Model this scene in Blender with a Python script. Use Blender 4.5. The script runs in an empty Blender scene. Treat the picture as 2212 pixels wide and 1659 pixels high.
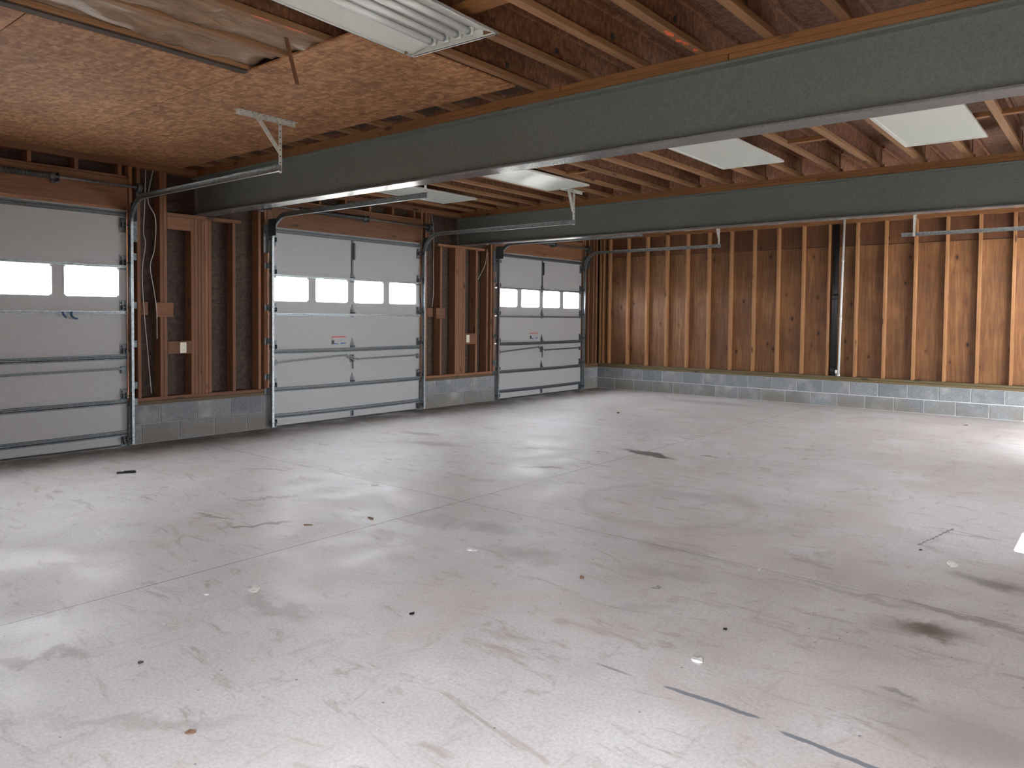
import bpy, math, random
from mathutils import Vector, Matrix
random.seed(7)
S = bpy.context.scene
COL = S.collection
PI = math.pi

# ------------------------------------------------------------------ camera, world, sun, exposure
def setup():
    f, yaw, pitch, roll = 1613.9, -39.337, -1.9574, .5367
    a, b, c = (math.radians(v) for v in (yaw, pitch, roll))
    F = Vector((math.sin(a)*math.cos(b), math.cos(a)*math.cos(b), math.sin(b)))
    R = Vector((math.cos(a), -math.sin(a), 0)); U = R.cross(F)
    R2 = R*math.cos(c) + U*math.sin(c); U2 = -R*math.sin(c) + U*math.cos(c)
    cam = bpy.data.cameras.new('camera'); co = bpy.data.objects.new('camera', cam); COL.objects.link(co)
    M = Matrix((R2, U2, -F)).transposed().to_4x4(); M.translation = Vector((7.9235, -12.3151, 1.3698))
    co.matrix_world = M
    cam.sensor_fit = 'HORIZONTAL'; cam.sensor_width = 36; cam.lens = f/2212*36
    cam.shift_y = -90.5/2212
    cam.clip_start = .02; cam.clip_end = 400
    S.camera = co
setup()
S.view_settings.view_transform = 'Standard'; S.view_settings.look = 'None'
S.view_settings.gamma = 1; S.view_settings.use_curve_mapping = False
S.view_settings.exposure = 5.68
S.cycles.glossy_bounces = 3; S.cycles.diffuse_bounces = 4; S.cycles.transmission_bounces = 4; S.cycles.max_bounces = 8
w = bpy.data.worlds.new('world'); S.world = w; w.use_nodes = True
bg = w.node_tree.nodes['Background']; bg.inputs[0].default_value = (.90, .94, 1, 1); bg.inputs[1].default_value = 1.0
sun = bpy.data.lights.new('sun', 'SUN'); sun.energy = 1.1; sun.angle = .009; sun.color = (1, .95, .86)
so = bpy.data.objects.new('sun', sun); COL.objects.link(so)
SUND = Vector((-1.19, .13, -1.84)).normalized()         # direction of travel
so.rotation_euler = SUND.to_track_quat('-Z', 'Y').to_euler(); so.location = (14, -6, 12)
W = 8.55; YN = -12.75            # right wall plane, near wall plane
def portal(loc, rot, sx, sy):
    l = bpy.data.lights.new('portal', 'AREA'); l.shape = 'RECTANGLE'; l.size = sx; l.size_y = sy
    l.cycles.is_portal = True
    o = bpy.data.objects.new('portal', l); COL.objects.link(o); o.location = loc; o.rotation_euler = rot
DOORS = [(-11.34, -8.88), (-7.218, -4.755), (-3.05, -.59)]
for a, b in DOORS:
    portal((-.13, (a+b)/2, 1.68), (0, -PI/2, 0), .32, 2.4)

portal((W+.13, (DOORS[1][0]+DOORS[1][1])/2, 1.68), (0, PI/2, 0), .32, 2.4)
portal((W+.13, (DOORS[2][0]+DOORS[2][1])/2, .3), (0, PI/2, 0), .6, 2.4)
# ------------------------------------------------------------------ helpers
class MB:
    def __init__(s): s.v = []; s.f = []; s.m = []; s.sm = []
    def quadbox(s, P, m=0):
        n = len(s.v); s.v += P
        for q in ((0,3,2,1),(4,5,6,7),(0,1,5,4),(1,2,6,5),(2,3,7,6),(3,0,4,7)):
            s.f.append(tuple(n+i for i in q)); s.m.append(m); s.sm.append(False)
        return s
    def box(s, x0, x1, y0, y1, z0, z1, m=0):
        return s.quadbox([(x0,y0,z0),(x1,y0,z0),(x1,y1,z0),(x0,y1,z0),(x0,y0,z1),(x1,y0,z1),(x1,y1,z1),(x0,y1,z1)], m)
    def bbox(s, x0, x1, y0, y1, z0, z1, b=.004, m=0):
        """box with chamfered edges"""
        xs = (x0, x0+b, x1-b, x1); ys = (y0, y0+b, y1-b, y1); zs = (z0, z0+b, z1-b, z1)
        n = len(s.v); idx = {}
        def g(i, j, k):
            key = (i, j, k)
            if key not in idx:
                idx[key] = len(s.v); s.v.append((xs[i], ys[j], zs[k]))
            return idx[key]
        def F(*q): s.f.append(tuple(g(*p) for p in q)); s.m.append(m); s.sm.append(False)
        F((1,1,0),(1,2,0),(2,2,0),(2,1,0)); F((1,1,3),(2,1,3),(2,2,3),(1,2,3))
        F((1,0,1),(2,0,1),(2,0,2),(1,0,2)); F((1,3,1),(1,3,2),(2,3,2),(2,3,1))
        F((0,1,1),(0,1,2),(0,2,2),(0,2,1)); F((3,1,1),(3,2,1),(3,2,2),(3,1,2))
        F((1,1,0),(2,1,0),(2,0,1),(1,0,1)); F((1,2,0),(1,3,1),(2,3,1),(2,2,0))
        F((1,1,0),(0,1,1),(0,2,1),(1,2,0)); F((2,1,0),(2,2,0),(3,2,1),(3,1,1))
        F((1,1,3),(1,0,2),(2,0,2),(2,1,3)); F((1,2,3),(2,2,3),(2,3,2),(1,3,2))
        F((1,1,3),(1,2,3),(0,2,2),(0,1,2)); F((2,1,3),(3,1,2),(3,2,2),(2,2,3))
        F((1,0,1),(1,0,2),(0,1,2),(0,1,1)); F((2,0,1),(3,1,1),(3,1,2),(2,0,2))
        F((1,3,1),(0,2,1),(0,2,2),(1,3,2)); F((2,3,1),(2,3,2),(3,2,2),(3,2,1))
        for (i, j, k, A, B, C_) in ((0,0,0,(1,1,0),(1,0,1),(0,1,1)),(3,0,0,(2,1,0),(3,1,1),(2,0,1)),(0,3,0,(1,2,0),(0,2,1),(1,3,1)),(3,3,0,(2,2,0),(2,3,1),(3,2,1)),
                                    (0,0,3,(1,1,3),(0,1,2),(1,0,2)),(3,0,3,(2,1,3),(2,0,2),(3,1,2)),(0,3,3,(1,2,3),(1,3,2),(0,2,2)),(3,3,3,(2,2,3),(3,2,2),(2,3,2))):
            F(A, B, C_)
        return s
    def bar(s, p, q, wx, wy, up=(0,0,1), m=0):
        p, q = Vector(p), Vector(q); d = (q-p).normalized(); u = Vector(up)
        if abs(d.dot(u)) > .98: u = Vector((1,0,0))
        a = d.cross(u).normalized(); b = a.cross(d).normalized()
        P = []
        for c in (p, q):
            for sa, sb in ((-1,-1),(1,-1),(1,1),(-1,1)): P.append(tuple(c + a*sa*wx/2 + b*sb*wy/2))
        return s.quadbox(P, m)
    def tube(s, pts, r, n=8, m=0, cap=True):
        pts = [Vector(p) for p in pts]; rings = []; a = None
        rr = r if isinstance(r, (list, tuple)) else [r]*len(pts)
        for i, p in enumerate(pts):
            d = (pts[min(i+1, len(pts)-1)] - pts[max(i-1, 0)]).normalized()
            if a is None:
                a = d.cross(Vector((0,0,1)));
                if a.length < .1: a = d.cross(Vector((1,0,0)))
            a = (a - d*a.dot(d)).normalized(); b = d.cross(a)
            rings.append([len(s.v)+k for k in range(n)])
            for k in range(n):
                t = 2*PI*k/n; s.v.append(tuple(p + (a*math.cos(t)+b*math.sin(t))*rr[i]))
        for i in range(len(rings)-1):
            for k in range(n):
                s.f.append((rings[i][k], rings[i][(k+1)%n], rings[i+1][(k+1)%n], rings[i+1][k])); s.m.append(m); s.sm.append(True)
        if cap:
            s.f.append(tuple(reversed(rings[0]))); s.f.append(tuple(rings[-1])); s.m += [m, m]; s.sm += [False]*2
        return s
    def sweep(s, path, prof, up, m=0, closed=True):
        """sweep an (a,b) profile along a planar path; up = constant normal of the path's plane"""
        path = [Vector(p) for p in path]; up = Vector(up); rings = []
        for i, p in enumerate(path):
            d = (path[min(i+1, len(path)-1)] - path[max(i-1, 0)]).normalized()
            side = d.cross(up).normalized()
            rings.append([len(s.v)+k for k in range(len(prof))])
            for u, v in prof: s.v.append(tuple(p + side*u + up*v))
        n = len(prof); last = n if closed else n-1
        for i in range(len(rings)-1):
            for k in range(last):
                s.f.append((rings[i][k], rings[i][(k+1)%n], rings[i+1][(k+1)%n], rings[i+1][k])); s.m.append(m); s.sm.append(False)
        if closed:
            s.f.append(tuple(reversed(rings[0]))); s.f.append(tuple(rings[-1])); s.m += [m, m]; s.sm += [False]*2
        return s
    def disc(s, c, r, axis, n=12, m=0, t=.002):
        c = Vector(c); ax = Vector(axis).normalized()
        return s.tube([c-ax*t/2, c+ax*t/2], r, n, m)
    def mesh(s, name, mats):
        me = bpy.data.meshes.new(name); me.from_pydata([tuple(v) for v in s.v], [], s.f)
        for mt in (mats if isinstance(mats, (list, tuple)) else [mats]): me.materials.append(mt)
        me.polygons.foreach_set('material_index', s.m); me.polygons.foreach_set('use_smooth', s.sm); me.update()
        return me
def obj(name, mb, mats, parent=None, loc=(0,0,0), rot=(0,0,0)):
    me = mb.mesh(name, mats) if isinstance(mb, MB) else mb
    o = bpy.data.objects.new(name, me); COL.objects.link(o); o.location = loc; o.rotation_euler = rot
    if parent: o.parent = parent
    return o
def tag(o, label=None, cat=None, group=None, kind=None):
    if label: o['label'] = label
    if cat: o['category'] = cat
    if group: o['group'] = group
    if kind: o['kind'] = kind
    return o
def thing(name, label, cat, loc=(0,0,0), rz=0, group=None, kind=None):
    o = bpy.data.objects.new(name, None); COL.objects.link(o); o.location = loc; o.rotation_euler = (0,0,rz)
    o.empty_display_size = .1
    return tag(o, label, cat, group, kind)
def copy(src, parent=None, loc=None):
    o = src.copy(); COL.objects.link(o)
    if parent: o.parent = parent
    if loc is not None: o.location = loc
    return o

# ------------------------------------------------------------------ materials
class NT:
    def __init__(s, name, rough=.6, metal=0, spec=.5):
        s.mat = bpy.data.materials.new(name); s.mat.use_nodes = True; s.t = s.mat.node_tree
        s.p = s.t.nodes['Principled BSDF']; s.p.inputs['Roughness'].default_value = rough
        s.p.inputs['Metallic'].default_value = metal; s.p.inputs['Specular IOR Level'].default_value = spec
        s.pos = s.n('ShaderNodeNewGeometry').outputs['Position']
    def n(s, t, **k):
        o = s.t.nodes.new(t)
        for a, v in k.items(): setattr(o, a, v)
        return o
    def l(s, a, b): s.t.links.new(a, b)
    def put(s, sock, v):
        if isinstance(v, (int, float)): sock.default_value = v
        elif isinstance(v, tuple): sock.default_value = v if len(v) != 3 or sock.type == 'VECTOR' else (*v, 1)
        else: s.l(v, sock)
    def math(s, op, a, b=None, c=None, clamp=False):
        o = s.n('ShaderNodeMath', operation=op, use_clamp=clamp)
        for i, v in enumerate((a, b, c)):
            if v is not None: s.put(o.inputs[i], v)
        return o.outputs[0]
    def vmath(s, op, a, b=None):
        o = s.n('ShaderNodeVectorMath', operation=op)
        s.put(o.inputs[0], a)
        if b is not None:
            if op == 'SCALE': s.put(o.inputs['Scale'], b)
            else: s.put(o.inputs[1], b)
        return o.outputs['Value' if op in ('LENGTH', 'DISTANCE', 'DOT_PRODUCT') else 'Vector']
    def obj_coord(s, rnd=True):
        c = s.n('ShaderNodeTexCoord').outputs['Object']
        if rnd:
            r = s.n('ShaderNodeObjectInfo').outputs['Random']
            c = s.vmath('ADD', c, s.vmath('SCALE', (13.1, 7.7, 29.3), r))
        return c
    def scale(s, v, sc): return s.vmath('MULTIPLY', v, sc)
    def noise(s, v, sc=5, det=4, rough=.55, dist=0):
        o = s.n('ShaderNodeTexNoise'); s.put(o.inputs['Vector'], v)
        o.inputs['Scale'].default_value = sc; o.inputs['Detail'].default_value = det
        o.inputs['Roughness'].default_value = rough; o.inputs['Distortion'].default_value = dist
        return o.outputs['Fac']
    def voro(s, v, sc=5, feature='F1', out='Distance', rnd=1):
        o = s.n('ShaderNodeTexVoronoi', feature=feature); s.put(o.inputs['Vector'], v)
        o.inputs['Scale'].default_value = sc; o.inputs['Randomness'].default_value = rnd
        return o.outputs[out]
    def ramp(s, v, stops):
        o = s.n('ShaderNodeValToRGB'); e = o.color_ramp.elements
        while len(e) < len(stops): e.new(.5)
        for i, (p, c) in enumerate(stops):
            e[i].position = p; e[i].color = (*c, 1) if len(c) == 3 else c
        s.put(o.inputs[0], v); return o.outputs[0]
    def rng(s, v, a, b, c=0, d=1, smooth=True):
        o = s.n('ShaderNodeMapRange', interpolation_type='SMOOTHSTEP' if smooth else 'LINEAR')
        for i, x in enumerate((v, a, b, c, d)): s.put(o.inputs[i], x)
        return o.outputs[0]
    def mix(s, f, a, b, mode='MIX'):
        o = s.n('ShaderNodeMix', data_type='RGBA', blend_type=mode)
        s.put(o.inputs[0], f); s.put(o.inputs[6], a); s.put(o.inputs[7], b); return o.outputs[2]
    def bump(s, h, st=.3, d=.002):
        o = s.n('ShaderNodeBump'); o.inputs['Strength'].default_value = st; o.inputs['Distance'].default_value = d
        s.put(o.inputs['Height'], h); s.l(o.outputs[0], s.p.inputs['Normal'])
    def col(s, c): s.put(s.p.inputs['Base Color'], c); return s

def wood(name, dark, light, axis='z', var=.35, rough=.7, knots=True):
    m = NT(name, rough); c = m.obj_coord()
    sc = {'x': (.7, 14, 14), 'y': (14, .7, 14), 'z': (14, 14, .7)}[axis]
    g = m.noise(m.scale(c, sc), 3, 5, .6, .8)
    col = m.ramp(g, [(.25, dark), (.75, light)])
    fine = m.noise(m.scale(c, tuple(v*6 for v in sc)), 4, 2)
    col = m.mix(.35, col, m.ramp(fine, [(.3, (.5,.5,.5)), (.7, (1,1,1))]), 'MULTIPLY')
    if knots:
        k = m.voro(m.scale(c, tuple(8 if v > 1 else 2.2 for v in sc)), .9)
        col = m.mix(m.rng(k, .16, .05), col, tuple(v*.22 for v in dark))
    r = m.n('ShaderNodeObjectInfo').outputs['Random']
    col = m.mix(1, col, m.ramp(r, [(0, (1-var,)*3), (1, (1,1,1))]), 'MULTIPLY')
    m.col(col); m.bump(g, .2, .001); return m.mat

def osb(name, a, b, c, sc=1, pos=False, stretch=(1, 2.2, 1)):
    m = NT(name, .75)
    v = m.pos if pos else m.obj_coord()
    d = m.noise(v, 9*sc, 2); v2 = m.vmath('ADD', m.scale(v, stretch), m.vmath('SCALE', (1, 1, 1), m.math('MULTIPLY', d, .12)))
    f1 = m.voro(v2, 26*sc, out='Color'); f2 = m.voro(m.scale(m.vmath('ADD', v, (3.3, 1.1, .4)), (2.2, 1, 1)), 30*sc, out='Color')
    h = m.noise(v, 45*sc, 3, .7)
    s1 = m.n('ShaderNodeSeparateColor'); m.l(f1, s1.inputs[0]); s2 = m.n('ShaderNodeSeparateColor'); m.l(f2, s2.inputs[0])
    t = m.math('ADD', m.math('MULTIPLY', s1.outputs[0], .45), m.math('MULTIPLY', s2.outputs[1], .3))
    t = m.math('ADD', t, m.math('MULTIPLY', h, .25))
    col = m.ramp(t, [(.2, a), (.5, b), (.8, c)])
    big = m.noise(v, 1.1, 3)
    col = m.mix(.6, col, m.ramp(big, [(.3, (.62,.6,.6)), (.7, (1,1,1))]), 'MULTIPLY')
    m.col(col); m.bump(t, .25, .001); return m.mat

def plywood(name, TONES=((.25, (.15,.060,.022)), (.5, (.25,.112,.040)), (.8, (.37,.195,.080)))):
    m = NT(name, .65); v = m.obj_coord()
    g = m.noise(m.scale(v, (9, 9, .55)), 2.5, 5, .6, 1.2)
    g2 = m.noise(m.scale(v, (60, 60, 2.2)), 2, 2)
    col = m.ramp(g, TONES)
    col = m.mix(.3, col, m.ramp(g2, [(.3, (.55,.5,.45)), (.7, (1,1,1))]), 'MULTIPLY')
    k = m.voro(m.scale(v, (3.6, 3.6, 2.1)), 1.55)
    kn = m.math('MULTIPLY', m.rng(k, .15, .05), .92)
    col = m.mix(m.math('MULTIPLY', m.rng(k, .32, .08), .45), col, (.16,.05,.015))
    col = m.mix(kn, col, (.03,.012,.006))
    big = m.noise(v, 1.4, 4)
    col = m.mix(.85, col, m.ramp(big, [(.34, (.52,.46,.44)), (.66, (1,1,1))]), 'MULTIPLY')
    m.col(col); m.bump(g, .15, .001); return m.mat

def cmu(name):
    m = NT(name, .9); v = m.obj_coord()
    r = m.n('ShaderNodeObjectInfo').outputs['Random']
    a = m.noise(v, 60, 3, .7); b = m.noise(v, 4, 4)
    col = m.ramp(a, [(.3, (.15,.158,.17)), (.7, (.27,.28,.295))])
    col = m.mix(m.rng(b, .48, .72), col, (.33,.33,.32))
    col = m.mix(1, col, m.ramp(r, [(0, (.72,.74,.76)), (.5, (.95,.95,.93)), (1, (1,1,1))]), 'MULTIPLY')
    # damp dirty band near the slab: efflorescence and clay splash up to about 15 cm
    z = m.n('ShaderNodeSeparateXYZ'); m.l(m.pos, z.inputs[0])
    dirt = m.math('MULTIPLY', m.rng(z.outputs[2], .26, .06), m.rng(m.noise(m.pos, 2.5, 4), .3, .6))
    col = m.mix(m.math('MULTIPLY', dirt, .75), col, (.17,.15,.115))
    m.col(col); m.bump(a, .6, .003); return m.mat

def plain(name, c, rough=.5, metal=0, nz=.12, sc=30, spec=.5):
    m = NT(name, rough, metal, spec); v = m.obj_coord()
    a = m.noise(v, sc, 3)
    lo = tuple(x*(1-nz*2) for x in c); hi = tuple(min(1, x*(1+nz)) for x in c)
    m.col(m.ramp(a, [(.3, lo), (.7, hi)])); return m.mat

def floor_mat():
    m = NT('concrete', .5, 0, .45); P = m.pos
    a = m.noise(P, .55, 5, .6, .4); b = m.noise(P, 2.3, 5, .6); c = m.noise(P, 70, 4, .75); d = m.noise(m.vmath('ADD', P, (9, 3, 0)), 7, 5, .65, 1.2)
    col = m.ramp(a, [(.3, (.65,.62,.60)), (.5, (.745,.725,.715)), (.72, (.82,.81,.81))])
    col = m.mix(.45, col, m.ramp(b, [(.3, (.66,.64,.625)), (.65, (1,1,1))]), 'MULTIPLY')
    col = m.mix(.6, col, m.ramp(c, [(.28, (.55,.55,.55)), (.6, (1,1,1))]), 'MULTIPLY')
    # brown scuffs, drifting dirt
    scv = m.scale(P, (1, 3.0, 1))
    scr = m.noise(scv, 2.6, 6, .7, 1.5)
    col = m.mix(m.math('MULTIPLY', m.rng(scr, .53, .70), .62), col, (.36,.285,.235))
    scr2 = m.noise(m.scale(P, (2.4, 1, 1)), 1.9, 6, .72, 2.)
    col = m.mix(m.math('MULTIPLY', m.rng(scr2, .54, .72), .5), col, (.40,.34,.30))
    clay = m.noise(m.vmath('ADD', P, (4, 11, 0)), 1.1, 5, .65, .8)
    col = m.mix(m.math('MULTIPLY', m.rng(clay, .46, .68), .34), col, (.56,.46,.405))
    sp2 = m.voro(m.vmath('ADD', P, (1.7, .3, 0)), 16)
    col = m.mix(m.math('MULTIPLY', m.rng(sp2, .07, .04), .5), col, (.8,.8,.78))
    # dark grit specks
    sp = m.voro(P, 9); 
    col = m.mix(m.math('MULTIPLY', m.rng(sp, .06, .03), .7), col, (.10,.08,.06))
    wob = m.noise(P, 5, 4, .6); wob2 = m.noise(P, 1.7, 3, .5)
    vx = m.vmath('ADD', P, m.vmath('SCALE', (.35, -.35, 0), m.math('SUBTRACT', wob, .5)))
    def ell(cx, cy, rx, ry, ang, cc, st, inner=.35, raw=False):
        nonlocal col
        q = m.n('ShaderNodeMapping', vector_type='TEXTURE'); m.l(P if raw else vx, q.inputs[0])
        q.inputs['Location'].default_value = (cx, cy, 0); q.inputs['Rotation'].default_value = (0, 0, ang)
        q.inputs['Scale'].default_value = (rx, ry, 1e3)
        L = m.vmath('LENGTH', q.outputs[0])
        f = m.math('MULTIPLY', m.rng(L, 1.0, inner), st)
        col = m.mix(f, col, cc)
    D = (.10,.085,.07); B = (.24,.195,.155); G = (.33,.31,.29)
    # dirt strip blown in under the doors of the left wall
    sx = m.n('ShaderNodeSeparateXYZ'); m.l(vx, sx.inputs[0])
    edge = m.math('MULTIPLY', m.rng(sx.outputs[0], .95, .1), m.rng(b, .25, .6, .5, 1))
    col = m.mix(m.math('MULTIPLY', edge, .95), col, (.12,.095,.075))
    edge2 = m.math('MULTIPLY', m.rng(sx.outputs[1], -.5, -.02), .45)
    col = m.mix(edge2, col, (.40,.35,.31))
    for e in ((7.30, -8.62, .18, .13, 0, D, 1, .0), (7.28, -8.62, .35, .16, .3, B, .55, .1), (7.46, -7.75, .30, .12, -.2, D, .6, .1),
              (4.24, -5.64, .42, .10, -.25, (.1,.09,.075), .9, .5), (4.75, -5.35, .16, .05, 0, B, .7, .4), (3.85, -5.9, .15, .05, .2, B, .6, .4),
              (3.86, -6.9, .30, .11, .5, B, .75, .2), (5.3, -8.95, .34, .20, .2, B, .4, .2), (4.85, -8.65, .40, .18, .4, G, .6, .1),
              (4.35, -8.8, .35, .2, .2, G, .45, .1), (3.6, -9.62, .28, .06, .9, B, .85, .4), (3.2, -9.72, .22, .06, .3, B, .6, .4),
              (3.0, -9.2, .35, .05, .9, B, .5, .4), (4.9, -10.35, .30, .08, .2, B, .35, .3), (2.2, -6.7, .5, .16, .3, B, .5, .2),
              (1.6, -6.3, .4, .12, .2, B, .5, .2), (2.6, -.9, 1.3, .35, 0, (.2,.2,.2), .4, .1), (7.45, -8.35, .5, .06, -.1, B, .6, .3),
              (6.9, -8.36, .5, .05, -.1, G, .5, .3), (5.9, -8.32, .6, .07, 0, G, .35, .3), (7.6, -9.5, .5, .3, 0, G, .5, .1),
              (7.35, -9.35, .07, .05, 0, D, .5, .2), (6.2, -9.2, .3, .14, .5, G, .35, .1), (5.4, -11.2, .5, .08, .7, B, .3, .2),
              (4.55, -11.3, .45, .07, .9, B, .5, .3), (6.05, -8.7, .35, .12, .3, G, .4, .1), (6.13, -8.95, .05, .02, 0, D, .8, .3),
              (3.3, -6.1, .5, .06, .6, B, .4, .3), (2.1, -8.6, .35, .05, .8, B, .45, .3), (5.5, -7.0, .8, .25, .1, G, .35, .1)):
        ell(*e)
    # a pale ring left by a barrel or tank
    q = m.vmath('DISTANCE', m.vmath('MULTIPLY', vx, (1, 1, 0)), (5.35, -7.35, 0))
    ring = m.math('MULTIPLY', m.rng(m.math('ABSOLUTE', m.math('SUBTRACT', q, .62)), .09, .0), .4)
    col = m.mix(ring, col, (.45,.41,.37))
    # the two dark sealant smears along the slab joint in front
    wv = m.vmath('ADD', P, m.vmath('SCALE', (0, .03, 0), m.math('SUBTRACT', m.noise(P, 9, 3), .5)))
    for x0, x1, y, an in ((6.63, 7.0, -9.825, .03), (7.07, 7.50, -9.87, -.05)):
        q = m.n('ShaderNodeMapping', vector_type='TEXTURE'); m.l(wv, q.inputs[0])
        q.inputs['Location'].default_value = ((x0+x1)/2, y, 0); q.inputs['Rotation'].default_value = (0, 0, an); q.inputs['Scale'].default_value = ((x1-x0)/2, .013, 1e3)
        sq = m.n('ShaderNodeSeparateXYZ'); m.l(q.outputs[0], sq.inputs[0])
        L = m.math('ADD', m.math('POWER', m.math('ABSOLUTE', sq.outputs[0]), 8), m.math('POWER', m.math('ABSOLUTE', sq.outputs[1]), 2))
        col = m.mix(m.math('MULTIPLY', m.rng(L, 1.2, .4), .85), col, (.18,.20,.24))
    ell(6.42, -9.84, .12, .012, 0, (.13,.13,.14), .6, .3, True)
    ell(7.55, -10.0, .14, .22, .2, (.16,.17,.19), .55, .1)
    m.col(col)
    m.put(m.p.inputs['Roughness'], m.rng(b, .3, .7, .42, .62))
    m.bump(m.math('ADD', c, m.math('MULTIPLY', d, 1.5)), .25, .002)
    return m.mat

def glass_mat():
    m = bpy.data.materials.new('window_glass'); m.use_nodes = True; t = m.node_tree
    for n in list(t.nodes): t.nodes.remove(n)
    out = t.nodes.new('ShaderNodeOutputMaterial'); mx = t.nodes.new('ShaderNodeMixShader'); tr = t.nodes.new('ShaderNodeBsdfTransparent')
    gl = t.nodes.new('ShaderNodeBsdfGlossy'); gl.inputs['Roughness'].default_value = .05; fr = t.nodes.new('ShaderNodeLayerWeight')
    fr.inputs[0].default_value = .08; tr.inputs[0].default_value = (.955, .955, .96, 1)
    t.links.new(fr.outputs['Facing'], mx.inputs[0]); t.links.new(tr.outputs[0], mx.inputs[1]); t.links.new(gl.outputs[0], mx.inputs[2])
    t.links.new(mx.outputs[0], out.inputs[0]); return m

M = {}
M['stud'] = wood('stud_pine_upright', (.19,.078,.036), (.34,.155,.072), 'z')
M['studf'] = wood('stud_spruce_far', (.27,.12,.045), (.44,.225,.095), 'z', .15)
M['plate'] = wood('plate_pine_lengthwise', (.17,.068,.030), (.29,.13,.058), 'y')
M['platex'] = wood('plate_pine_crosswise', (.20,.078,.022), (.31,.13,.040), 'x', .15)
M['sill'] = wood('treated_sill_along_y', (.085,.055,.025), (.15,.10,.045), 'y', .2)
M['sillx'] = wood('treated_sill_along_x', (.11,.078,.032), (.18,.13,.058), 'x', .15)
M['flange'] = wood('joist_flange_pine', (.25,.115,.048), (.41,.215,.095), 'y', .3)
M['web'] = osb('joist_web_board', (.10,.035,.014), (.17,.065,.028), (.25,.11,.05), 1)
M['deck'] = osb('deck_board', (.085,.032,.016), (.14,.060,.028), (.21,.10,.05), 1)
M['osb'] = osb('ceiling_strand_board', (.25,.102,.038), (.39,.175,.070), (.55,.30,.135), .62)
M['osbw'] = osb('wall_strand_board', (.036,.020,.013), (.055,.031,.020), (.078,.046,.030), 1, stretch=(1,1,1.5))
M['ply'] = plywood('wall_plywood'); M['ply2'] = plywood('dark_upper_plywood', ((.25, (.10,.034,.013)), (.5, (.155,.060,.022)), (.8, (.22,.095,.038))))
M['cmu'] = cmu('concrete_block'); M['mortar'] = plain('mortar', (.55,.56,.56), .95)
M['mortard'] = plain('dark_mortar', (.27,.27,.265), .95)
M['floor'] = floor_mat(); M['joint'] = plain('joint_dirt', (.12,.10,.085), .95)
M['door'] = plain('door_paint', (.36,.36,.355), .45, nz=.03, sc=60)
M['galv'] = plain('galvanized_steel', (.34,.37,.38), .45, .9, .2, 40)
M['galvd'] = plain('dull_galvanized_steel', (.13,.148,.155), .5, .6, .2, 40)
M['hinge'] = plain('dark_hinge_steel', (.13,.14,.145), .45, .7)
M['strap'] = plain('pale_perforated_steel', (.60,.60,.55), .5, .2)
M['hole'] = plain('dark_hole', (.03,.03,.03), .9)
M['beam'] = plain('beam_primer', (.138,.152,.135), .38, 0, .1, 70, .5)
M['beamf'] = plain('beam_flange_primer', (.17,.175,.18), .2, 0, .1, 70, .7)
M['white'] = plain('white_enamel', (.62,.63,.59), .35, nz=.02)
M['lens'] = plain('acrylic_lens', (.60,.63,.59), .3, nz=.015, sc=200)
M['tube'] = plain('lamp_tube_glass', (.66,.66,.64), .15, nz=.01)
M['black'] = plain('black_plastic', (.016,.016,.018), .5)
M['pvc'] = plain('white_pvc', (.62,.62,.60), .3, nz=.03)
M['cream'] = plain('cream_plastic', (.72,.70,.58), .4, nz=.03)
M['wire'] = plain('cable_sheath', (.52,.50,.46), .5, nz=.05)
M['paper'] = plain('scrap_paper', (.80,.80,.76), .8, nz=.08)
M['brown'] = plain('brown_litter', (.20,.12,.075), .9)
M['red'] = plain('red_print', (.62,.05,.035), .6); M['blue'] = plain('blue_print', (.04,.12,.42), .6)
M['orange'] = plain('orange_marking_paint', (.90,.17,.06), .6, nz=.15)
M['bluec'] = plain('dark_blue_plastic', (.02,.07,.15), .4)
M['kraft'] = None
M['outg'] = plain('gravel_outside', (.34,.33,.30), .95, nz=.2)
M['glass'] = glass_mat()
def kraft():
    m = NT('kraft_paper', .45, 0, .4); v = m.pos
    a = m.noise(m.scale(v, (6, 1.2, 1)), 3, 5, .6, 1.5)
    col = m.ramp(a, [(.3, (.19,.115,.068)), (.5, (.255,.165,.10)), (.7, (.33,.23,.15))])
    m.col(col); m.bump(a, .5, .01); return m.mat
M['kraft'] = kraft(); M['kraftd'] = plain('dark_kraft_paper', (.060,.036,.024), .8, nz=.3, sc=6)  # second kraft tone has shade put into its colour

# ------------------------------------------------------------------ levels
ZB0, ZB1 = 2.45, 2.866          # steel beam
ZJ = 2.945                      # underside of joists
JH = .24                        # joist depth
ZD = ZJ + JH                    # underside of deck
BY = (-8.06, -3.845)            # beam centre lines
FW = .165                       # flange width

# ------------------------------------------------------------------ floor
fl = obj('floor', MB().box(-.3, W+.3, YN-.3, .3, -.25, -.051), M['joint']); tag(fl, 'grey concrete garage floor with dirt, scuffs and dark oil stains', 'floor', kind='structure')
xs = [-.3, 4.165, W+.3]; ys = [YN-.3, -8.30, .3]; g = .0035
for i in range(2):
    for j in range(2):
        obj('slab', MB().bbox(xs[i]+g, xs[i+1]-g, ys[j]+g, ys[j+1]-g, -.05, 0, .0004), M['floor'], fl)
obj('joint_filler', MB().box(4.162, 4.168, YN-.3, .3, -.05, -.0006).box(-.3, 4.162, -8.302, -8.298, -.05, -.0006).box(4.168, W+.3, -8.302, -8.298, -.05, -.0006), M['black'], fl)
og = obj('ground', MB().box(-60, 60, -70, 60, -.6, -.25), M['outg']); tag(og, 'pale gravel ground outside the garage', 'ground', kind='structure')

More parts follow.
